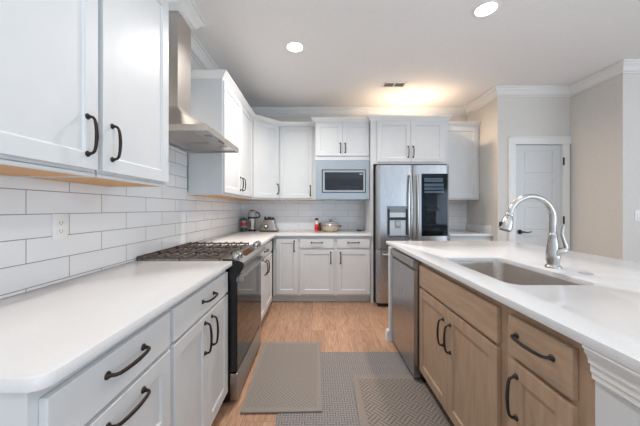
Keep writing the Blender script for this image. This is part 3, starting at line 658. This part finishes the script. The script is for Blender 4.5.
# curved bar handles
for x, par, sgn in ((FM-.040, ld, -1), (FM+.040, rd, 1)):
    pts = []; 
    for k in range(15):
        s = k/14; z = .86+(1.665-.86)*s; o_ = .052 - .026*(2*s-1)**2
        pts.append((x, FY-o_, z))
    h = MB().tube(pts, .0165, 12, flat=1.0)
    for z in (.875, 1.65): h.box(x-.012, x+.012, FY-.03, FY+.012, z-.016, z+.016, .003)
    h.build('handle', CHROME, par)
h = MB().tube([(FX0+.06, FY-.03, .67), (FX0+.2, FY-.045, .672), (FM, FY-.052, .673), (FX1-.2, FY-.045, .672), (FX1-.06, FY-.03, .67)], .015, 12)
for x in (FX0+.075, FX1-.075): h.box(x-.015, x+.015, FY-.03, FY+.012, .658, .684, .003)
h.build('handle', STEEL, bd)
# dispenser: housing with a recess
x0, x1, z0, z1 = .872, 1.132, .905, 1.275
dp = MB().box(x0, x1, FY-.006, FY-.001, 1.195, z1, .002).box(x0, x0+.022, FY-.006, FY-.001, z0, 1.195).box(x1-.022, x1, FY-.006, FY-.001, z0, 1.195).box(x0, x1, FY-.008, FY-.001, z0-.02, z0, .002).build('dispenser', mat('dispenser_grey', (120,124,128), .35, .6), ld, smooth=False)
MB().box(x0+.022, x1-.022, FY-.003, FY-.0012, z0, 1.195).build('alcove', mat('dispenser_alcove', (186,192,197), .35, .5), dp, smooth=False)
MB().box(x0+.005, x0+.03, FY-.011, FY-.006, z0+.01, 1.24, .001).box(x1-.03, x1-.005, FY-.011, FY-.006, z0+.01, 1.24, .001).box(x0+.03, x1-.03, FY-.02, FY-.006, 1.10, 1.135, .003).build('spout_housing', BLACKP, dp, smooth=False)
MB().hexa([(.965,FY-.012,1.0),(1.04,FY-.012,1.0),(1.04,FY-.004,1.0),(.965,FY-.004,1.0),(.975,FY-.03,1.09),(1.03,FY-.03,1.09),(1.03,FY-.022,1.09),(.975,FY-.022,1.09)]).lathe([(.03,0),(.027,.012),(.0001,.013)],(1.0,FY-.02,1.05),(0,-1,0),18,close=False).build('paddle', mat('paddle_grey', (170,174,178), .3), dp)
MB().box(x0+.02, x1-.02, FY-.03, FY-.006, z0-.002, z0+.008, .002).build('drip_tray', STEEL, dp, smooth=False)
# dark glass window in the right door with flat bars behind, coloured pale to stand in for lit shelves
x0, x1, z0, z1 = 1.303, 1.627, .90, 1.682
gp = MB().box(x0, x1, FY-.002, FY+.004, z0, z1, .001).build('glass_backing', mat('fridge_glass_frame', (18,19,22), .12), rd, smooth=False)
SH = mat('fridge_shelf_plastic', (196,206,214), .3); SH2 = mat('fridge_shelf_grey', (66,74,82), .3)
sb = MB().box(x0+.03, x1-.06, FY-.010, FY-.002, 1.575, 1.628, .004).box(x0+.03, x1-.05, FY-.010, FY-.002, 1.520, 1.556, .003).box(x0+.03, x1-.05, FY-.010, FY-.002, 1.475, 1.508, .003).box(x0+.03, x1-.05, FY-.010, FY-.002, 1.44, 1.462, .003)
sb.build('shelf_bin', SH, gp, smooth=False)
MB().box(x0+.05, x1-.11, FY-.010, FY-.002, 1.215, 1.25, .003).box(x0+.04, x1-.08, FY-.010, FY-.002, 1.03, 1.05, .003).build('shelf', SH2, gp, smooth=False)
gm = mat('tinted_clear_glass', (176,186,196),   .02, IOR=1.22); gm.node_tree.nodes['Principled BSDF'].inputs['Transmission Weight'].default_value = 1
MB().box(x0+.002, x1-.002, FY-.015, FY-.0115, z0+.002, z1-.002).build('glass_pane', gm, gp, smooth=False)

# ------------------------------------------------------------------ microwave
t = thing('microwave', (.33, 3.9, UB+.016), 'built-in stainless steel microwave with wide trim frame left of the refrigerator', 'microwave')
MX0, MX1, MZ0, MZ1, MY = -.022, .693, 1.369, 1.887, 3.658
wx0, wx1, wz0, wz1 = .058, .645, 1.455, 1.765
mb = MB(); mb.box(MX0, wx0, MY, MY+.02, MZ0, MZ1, .002).box(wx1, MX1, MY, MY+.02, MZ0, MZ1, .002).box(wx0, wx1, MY, MY+.02, MZ0, wz0, .001).box(wx0, wx1, MY, MY+.02, wz1, MZ1, .001)
mb.build('trim_frame', STEELD, t, smooth=False)
MB().box(.0, .667, MY+.024, 4.1, UB+.0165, 1.885).build('cavity', DARK, t, smooth=False)
MB().box(wx0+.001, wx1-.001, MY+.008, MY+.0235, wz0+.001, wz1-.001).build('gap', BLACKP, t, smooth=False)
dr = MB(); a0, a1, c0, c1 = wx0+.012, wx1-.012, wz0+.012, wz1-.012; b0, b1, e0, e1 = .095, .612, 1.487, 1.728
dr.box(a0, b0, MY-.008, MY+.008, c0, c1, .002).box(b1, a1, MY-.008, MY+.008, c0, c1, .002).box(b0, b1, MY-.008, MY+.008, c0, e0, .001).box(b0, b1, MY-.008, MY+.008, e1, c1, .001)
dr = dr.build('door', STEELH, t, smooth=False)
MB().box(b0, b1, MY-.005, MY+.006, e0, e1).build('window', mat('microwave_glass', (24,32,40), .05, IOR=1.6), dr, smooth=False)
MB().box(.56, .60, MY-.0056, MY-.005, 1.700, 1.708).build('display', emis('display_glow', (190,214,230), .35), dr, smooth=False)

# ------------------------------------------------------------------ ceiling fittings
LENS = emis('lamp_lens', (255,246,236), 9)
labs = ['round recessed ceiling light in the upper middle of the photo, left of centre', 'round recessed ceiling light at the top of the photo, nearest and brightest',
        'round recessed ceiling light farthest away, above the refrigerator'] + ['round recessed ceiling light behind the camera']*4
for i, (x, y) in enumerate(CANS):
    t = thing('recessed_light', (x, y, CEIL), labs[i], 'ceiling light', 'recessed lights in the ceiling')
    MB().lathe([(.092,0),(.092,-.004),(.078,-.007),(.072,-.003),(.072,-.0005)], (x,y,CEIL-.0003), n=36, close=False).build('trim_ring', TRIM, t)
    MB().lathe([(.072,-.0008),(.06,-.0028),(.0001,-.0032)], (x,y,CEIL-.0003), n=36, close=False).build('lens', LENS, t)
    l = bpy.data.lights.new('lamp', 'AREA'); l.shape = 'DISK'; l.size = .14; l.spread = math.radians(148 if i == 0 else 158); l.energy = CAN_POWER[i]; l.color = (1, .70, .46) if i == 2 else (1, .95, .90) if i == 0 else (1, .97, .94)
    lo = bpy.data.objects.new('lamp', l); lo.location = (0, 0, -.012); lo.parent = t; COL.objects.link(lo)
    lo['label'] = 'light of the lamp'
mb = MB(); vx0, vx1, vy0, vy1 = .80, 1.07, 3.28, 3.41
mb.box(vx0, vx1, vy0, vy0+.015, CEIL-.008, CEIL-.0005).box(vx0, vx1, vy1-.015, vy1, CEIL-.008, CEIL-.0005).box(vx0, vx0+.015, vy0, vy1, CEIL-.008, CEIL-.0005).box(vx1-.015, vx1, vy0, vy1, CEIL-.008, CEIL-.0005).box((vx0+vx1)/2-.006, (vx0+vx1)/2+.006, vy0, vy1, CEIL-.008, CEIL-.0005)
t = thing('ceiling_vent', (.935, 3.345, CEIL), 'small rectangular louvred vent in the ceiling near the back wall', 'vent')
mb.build('frame', TRIM, t, smooth=False)
MB().box(vx0+.015, vx1-.015, vy0+.015, vy1-.015, CEIL-.002, CEIL-.0006).build('duct_opening', DARK, t, smooth=False)
mb = MB()
for k in range(6):
    yy = vy0+.02+k*.017; mb.hexa([(vx0+.015,yy,CEIL-.008),(vx1-.015,yy,CEIL-.008),(vx1-.015,yy+.002,CEIL-.008),(vx0+.015,yy+.002,CEIL-.008),(vx0+.015,yy+.008,CEIL-.0021),(vx1-.015,yy+.008,CEIL-.0021),(vx1-.015,yy+.010,CEIL-.0021),(vx0+.015,yy+.010,CEIL-.0021)])
mb.build('louvre', TRIM, t, smooth=False)

# ------------------------------------------------------------------ outlet and switch
fO = Fr((WX+.0085, 0, 0), (0,1,0), (1,0,0)); oy, oz = 1.227, 1.164
t = thing('power_outlet', (WX+.0085, oy, oz), 'white duplex power outlet on the tiled left wall', 'outlet')
fO.box(MB(), oy-.036, oy+.036, oz-.058, oz+.058, 0, .005, .002).build('cover_plate', PLASTIC, t)
fO.box(MB(), oy-.0175, oy+.0175, oz-.035, oz+.035, .005, .0075, .001).build('receptacle', PLASTIC, t)
mb = MB()
for s in (-1, 1):
    zc_ = oz+s*.018; fO.box(mb, oy-.008, oy-.006, zc_-.004, zc_+.005, .0075, .0079); fO.box(mb, oy+.006, oy+.008, zc_-.004, zc_+.005, .0075, .0079); fO.box(mb, oy-.002, oy+.002, zc_-.011, zc_-.007, .0075, .0079)
mb.build('slot', DARK, t, smooth=False)
fS = Fr((0, RY-.0005, 0), (1,0,0), (0,-1,0))
t = thing('light_switch', (3.38, RY, 1.17), 'white light switch plate on the wall at the right edge of the photo', 'switch')
fS.box(MB(), 3.325, 3.44, 1.112, 1.229, 0, .006, .002).build('cover_plate', PLASTIC, t)
for a in (3.345, 3.393): fS.box(MB(), a, a+.03, 1.14, 1.20, .006, .010, .002).build('rocker', PLASTIC, t)

# ------------------------------------------------------------------ small things on the back counter
# jar blender cup with green base, in the corner
CW = CZ1+.0003
x, y = -1.075, 3.99
t = thing('food_chopper', (x, y, CW), 'small food chopper with dark green lid and base and red band, in the far corner', 'appliance')
GREEN = mat('dark_teal_plastic', (44,78,76), .3)
MB().lathe([(.052,0),(.054,.012),(.048,.03),(.042,.045),(.04,.05)], (x,y,CW), n=24).build('base', GREEN, t)
MB().lathe([(.038,.05),(.044,.10),(.046,.15),(.044,.158)], (x,y,CW), n=24).build('jar', mat('smoky_clear_plastic', (150,140,140), .15), t)
MB().lathe([(.0435,.085),(.0465,.09),(.0475,.125),(.046,.13)], (x,y,CW), n=24, close=False).build('band', mat('red_band', (188,44,52), .4), t)
MB().lathe([(.048,.158),(.049,.172),(.04,.186),(.018,.19),(.016,.2),(.0001,.201)], (x,y,CW), n=24, close=False).build('lid', GREEN, t)
# kettle-like steel blender with dark handle
x, y = -.955, 4.0
t = thing('blender', (x, y, CW), 'tall steel countertop blender with clear domed top and black handle', 'appliance')
MB().lathe([(.045,0),(.052,.004),(.05,.02),(.046,.03)], (x,y,CW), n=28).build('base', BLACKP, t)
MB().lathe([(.044,.03),(.05,.09),(.058,.17),(.059,.185)], (x,y,CW), n=28).build('body', mat('satin_steel', (190,186,182), .3, .7), t)
MB().box(x-.022, x-.006, y-.0575, y-.05, CW+.06, CW+.15, .002).build('control_strip', BLACKP, t)
MB().lathe([(.061,.185),(.063,.19),(.063,.205),(.06,.208)], (x,y,CW), n=28).build('collar', BLACKP, t)
MB().lathe([(.055,.208),(.057,.24),(.052,.275),(.038,.295),(.0001,.303)], (x,y,CW), n=28, close=False).build('jug', mat('grey_translucent_jug', (168,170,172), .12), t)
MB().tube([(x+.045*math.cos(a)*1.22, y, CW+.245+.062*math.sin(a)) for a in [PI*k/12 for k in range(13)]], .0055, 8).build('rim_band', BLACKP, t)
MB().tube([(x+.055,y-.01,CW+.2),(x+.09,y-.015,CW+.195),(x+.115,y-.02,CW+.21),(x+.118,y-.02,CW+.235),(x+.095,y-.015,CW+.27),(x+.062,y-.01,CW+.28)], .010, 10).build('handle', BLACKP, t)
# blender base
x, y = -.70, 4.0
t = thing('blender_motor_base', (x, y, CW), 'trapezoid stainless steel blender motor base without its jar', 'appliance')
def rr(w, d_, z, r=.02): return rrect(x-w, x+w, y-d_, y+d_, r, z, 5)
MB().loft([rr(.128,.10,CW), rr(.130,.102,CW+.006), rr(.126,.098,CW+.018)]).build('foot', BLACKP, t)
MB().loft([rr(.124,.096,CW+.018), rr(.10,.08,CW+.08), rr(.076,.062,CW+.165)]).build('housing', mat('blender_steel', (172,167,164), .28, .9), t)
MB().loft([rr(.073,.06,CW+.165), rr(.07,.056,CW+.19)]).lathe([(.03,.19),(.03,.205),(.012,.21)], (x,y,CW), n=16).box(x-.07,x-.045,y-.05,y-.02,CW+.185,CW+.212,.003).box(x+.045,x+.07,y-.05,y-.02,CW+.185,CW+.205,.003).build('jar_socket', BLACKP, t)
kk = MB().lathe([(.032,0),(.032,.006),(.028,.008)], (x-.035,y-.083,CW+.075), (0,-1,.27), 24).build('dial', BLACKP, t)
MB().lathe([(.018,.008),(.017,.02),(.0001,.021)], (x-.035,y-.083,CW+.075), (0,-1,.27), 24, close=False).build('dial_cap', PLASTIC, kk)
MB().tube([(x-.10,y+.09,CW+.12),(x-.125,y+.10,CW+.09),(x-.155,y+.10,CW+.04),(x-.165,y+.08,CW+.006),(x-.155,y+.0,CW+.005),(x-.12,y-.03,CW+.008)], .0035, 8).build('cord', BLACKP, t)
# bottle
x, y = -.012, 4.03
t = thing('sauce_bottle', (x, y, CW), 'red and white bottle with a dark red cap left of the covered bowl', 'bottle')
MB().lathe([(.026,0),(.029,.004),(.029,.12),(.026,.14),(.017,.155),(.017,.16)], (x,y,CW), n=24).build('body', mat('red_bottle', (226,70,66), .35), t)
MB().lathe([(.0293,.02),(.0296,.022),(.0296,.062),(.0293,.064)], (x,y,CW), n=24, close=False).build('label_band', mat('tomato_label', (206,40,44), .4), t)
MB().lathe([(.0293,.10),(.0296,.102),(.0296,.125),(.027,.14),(.018,.155)], (x,y,CW), n=24, close=False).build('neck_label', mat('white_label', (232,224,222), .4), t)
MB().lathe([(.024,.158),(.024,.186),(.022,.19),(.0001,.19)], (x,y,CW), n=20, close=False).build('cap', mat('dark_red_cap', (96,36,40), .4), t)
x, y = .030, 4.10
t = thing('spice_jar', (x, y, CW), 'small amber brown jar standing between the red bottle and the bowl', 'jar')
MB().lathe([(.022,0),(.024,.003),(.024,.085),(.02,.092)], (x,y,CW), n=20).build('body', mat('amber_jar', (142,106,60), .3), t)
MB().lathe([(.022,.092),(.022,.11),(.0001,.111)], (x,y,CW), n=20, close=False).build('lid', BLACKP, t)
# bowl with lid
x, y = .190, 3.96
t = thing('casserole_dish', (x, y, CW), 'round steel pot with a glass lid and dark side handles', 'pot')
MB().lathe([(.088,0),(.098,.004),(.122,.03),(.131,.07),(.133,.082),(.129,.082),(.119,.035),(.094,.01),(.0001,.008)], (x,y,CW), n=40, close=False).build('bowl', mat('champagne_steel', (206,192,172), .25, .7), t)
MB().lathe([(.134,.083),(.136,.088),(.131,.094),(.129,.09)], (x,y,CW), n=40).build('rim', CHROME, t)
lid = MB().lathe([(.129,.094),(.119,.118),(.10,.138),(.05,.148),(.0001,.15)], (x,y,CW), n=40, close=False).build('lid', mat('frosted_glass_lid', (176,176,174), .12, .4), t)
MB().lathe([(.012,.149),(.012,.158),(.03,.163),(.03,.172),(.0001,.174)], (x,y,CW), n=24, close=False).build('lid_knob', mat('grey_knob', (150,148,146), .3), lid)
for s in (-1, 1):
    MB().tube([(x+s*.130,y-.035,CW+.075),(x+s*.150,y-.025,CW+.08),(x+s*.154,y,CW+.081),(x+s*.150,y+.025,CW+.08),(x+s*.130,y+.035,CW+.075)], .007, 8).build('handle', BLACKP, t)
x, y = .615, 4.02
t = thing('soap_dish', (x, y, CW), 'small dark blue dish at the right end of the back counter', 'dish')
MB().lathe([(.024,0),(.034,.004),(.04,.02),(.037,.02),(.03,.006),(.0001,.005)], (x,y,CW), n=24, close=False).build('dish', mat('navy_ceramic', (52,66,112), .3), t)
MB().lathe([(.022,.006),(.024,.02),(.018,.032),(.0001,.034)], (x,y,CW), n=16, close=False).build('sponge', mat('pale_sponge', (170,176,190), .8), t)
t = thing('power_outlet', (.66, BY-.0085, 1.0), 'small white power outlet on the back wall tile beside the refrigerator panel', 'outlet')
fK = Fr((0, BY-.0085, 0), (1,0,0), (0,-1,0))
fK.box(MB(), .60, .672, .975, 1.09, 0, .005, .002).build('cover_plate', PLASTIC, t)
fK.box(MB(), .618, .654, .997, 1.067, .005, .0075, .001).build('receptacle', PLASTIC, t)

# ------------------------------------------------------------------ floor mats
def mat_slab(name, pts, z0, z1, m, label, bev=.004):
    o = slab_poly([(a, b_, 0) for a, b_ in pts], z0, z1, bev).build(name, m, origin=(pts[0][0], pts[0][1], z0)); tag(o, label, 'mat'); return o
W1 = weave_mat('grey_basket_weave', (104,98,97), (150,144,142), 30, .0, None, .8, 2)
W2 = weave_mat('taupe_lattice_mat', (118,110,104), (142,134,127), 18, PI/4, (-.49, .03, 1.66, 2.527, .035), .3, 3)
W3 = weave_mat('taupe_lattice_mat_island', (100,90,84), (144,134,126), 15, PI/4, (.24, 2.0, -2, 2.03, .05), .7, 3)
mat_slab('floor_mat', [(-.243,.35),(.79,.35),(.79,1.868),(.755,1.868),(.755,2.372),(-.243,2.372)], .0004, .0042, W1, 'wide grey basket-weave floor mat lying beneath the two taupe mats', .001)
mat_slab('floor_mat', [(-.467,1.655),(.03,1.666),(.023,2.527),(-.497,2.527)], .0046, .0150, W2, 'taupe cushioned floor mat in front of the range')
mat_slab('floor_mat', [(.222,.95),(.785,.95),(.785,1.866),(.752,1.866),(.752,2.03),(.255,2.03)], .0046, .0140, W3, 'taupe cushioned floor mat in front of the island sink')
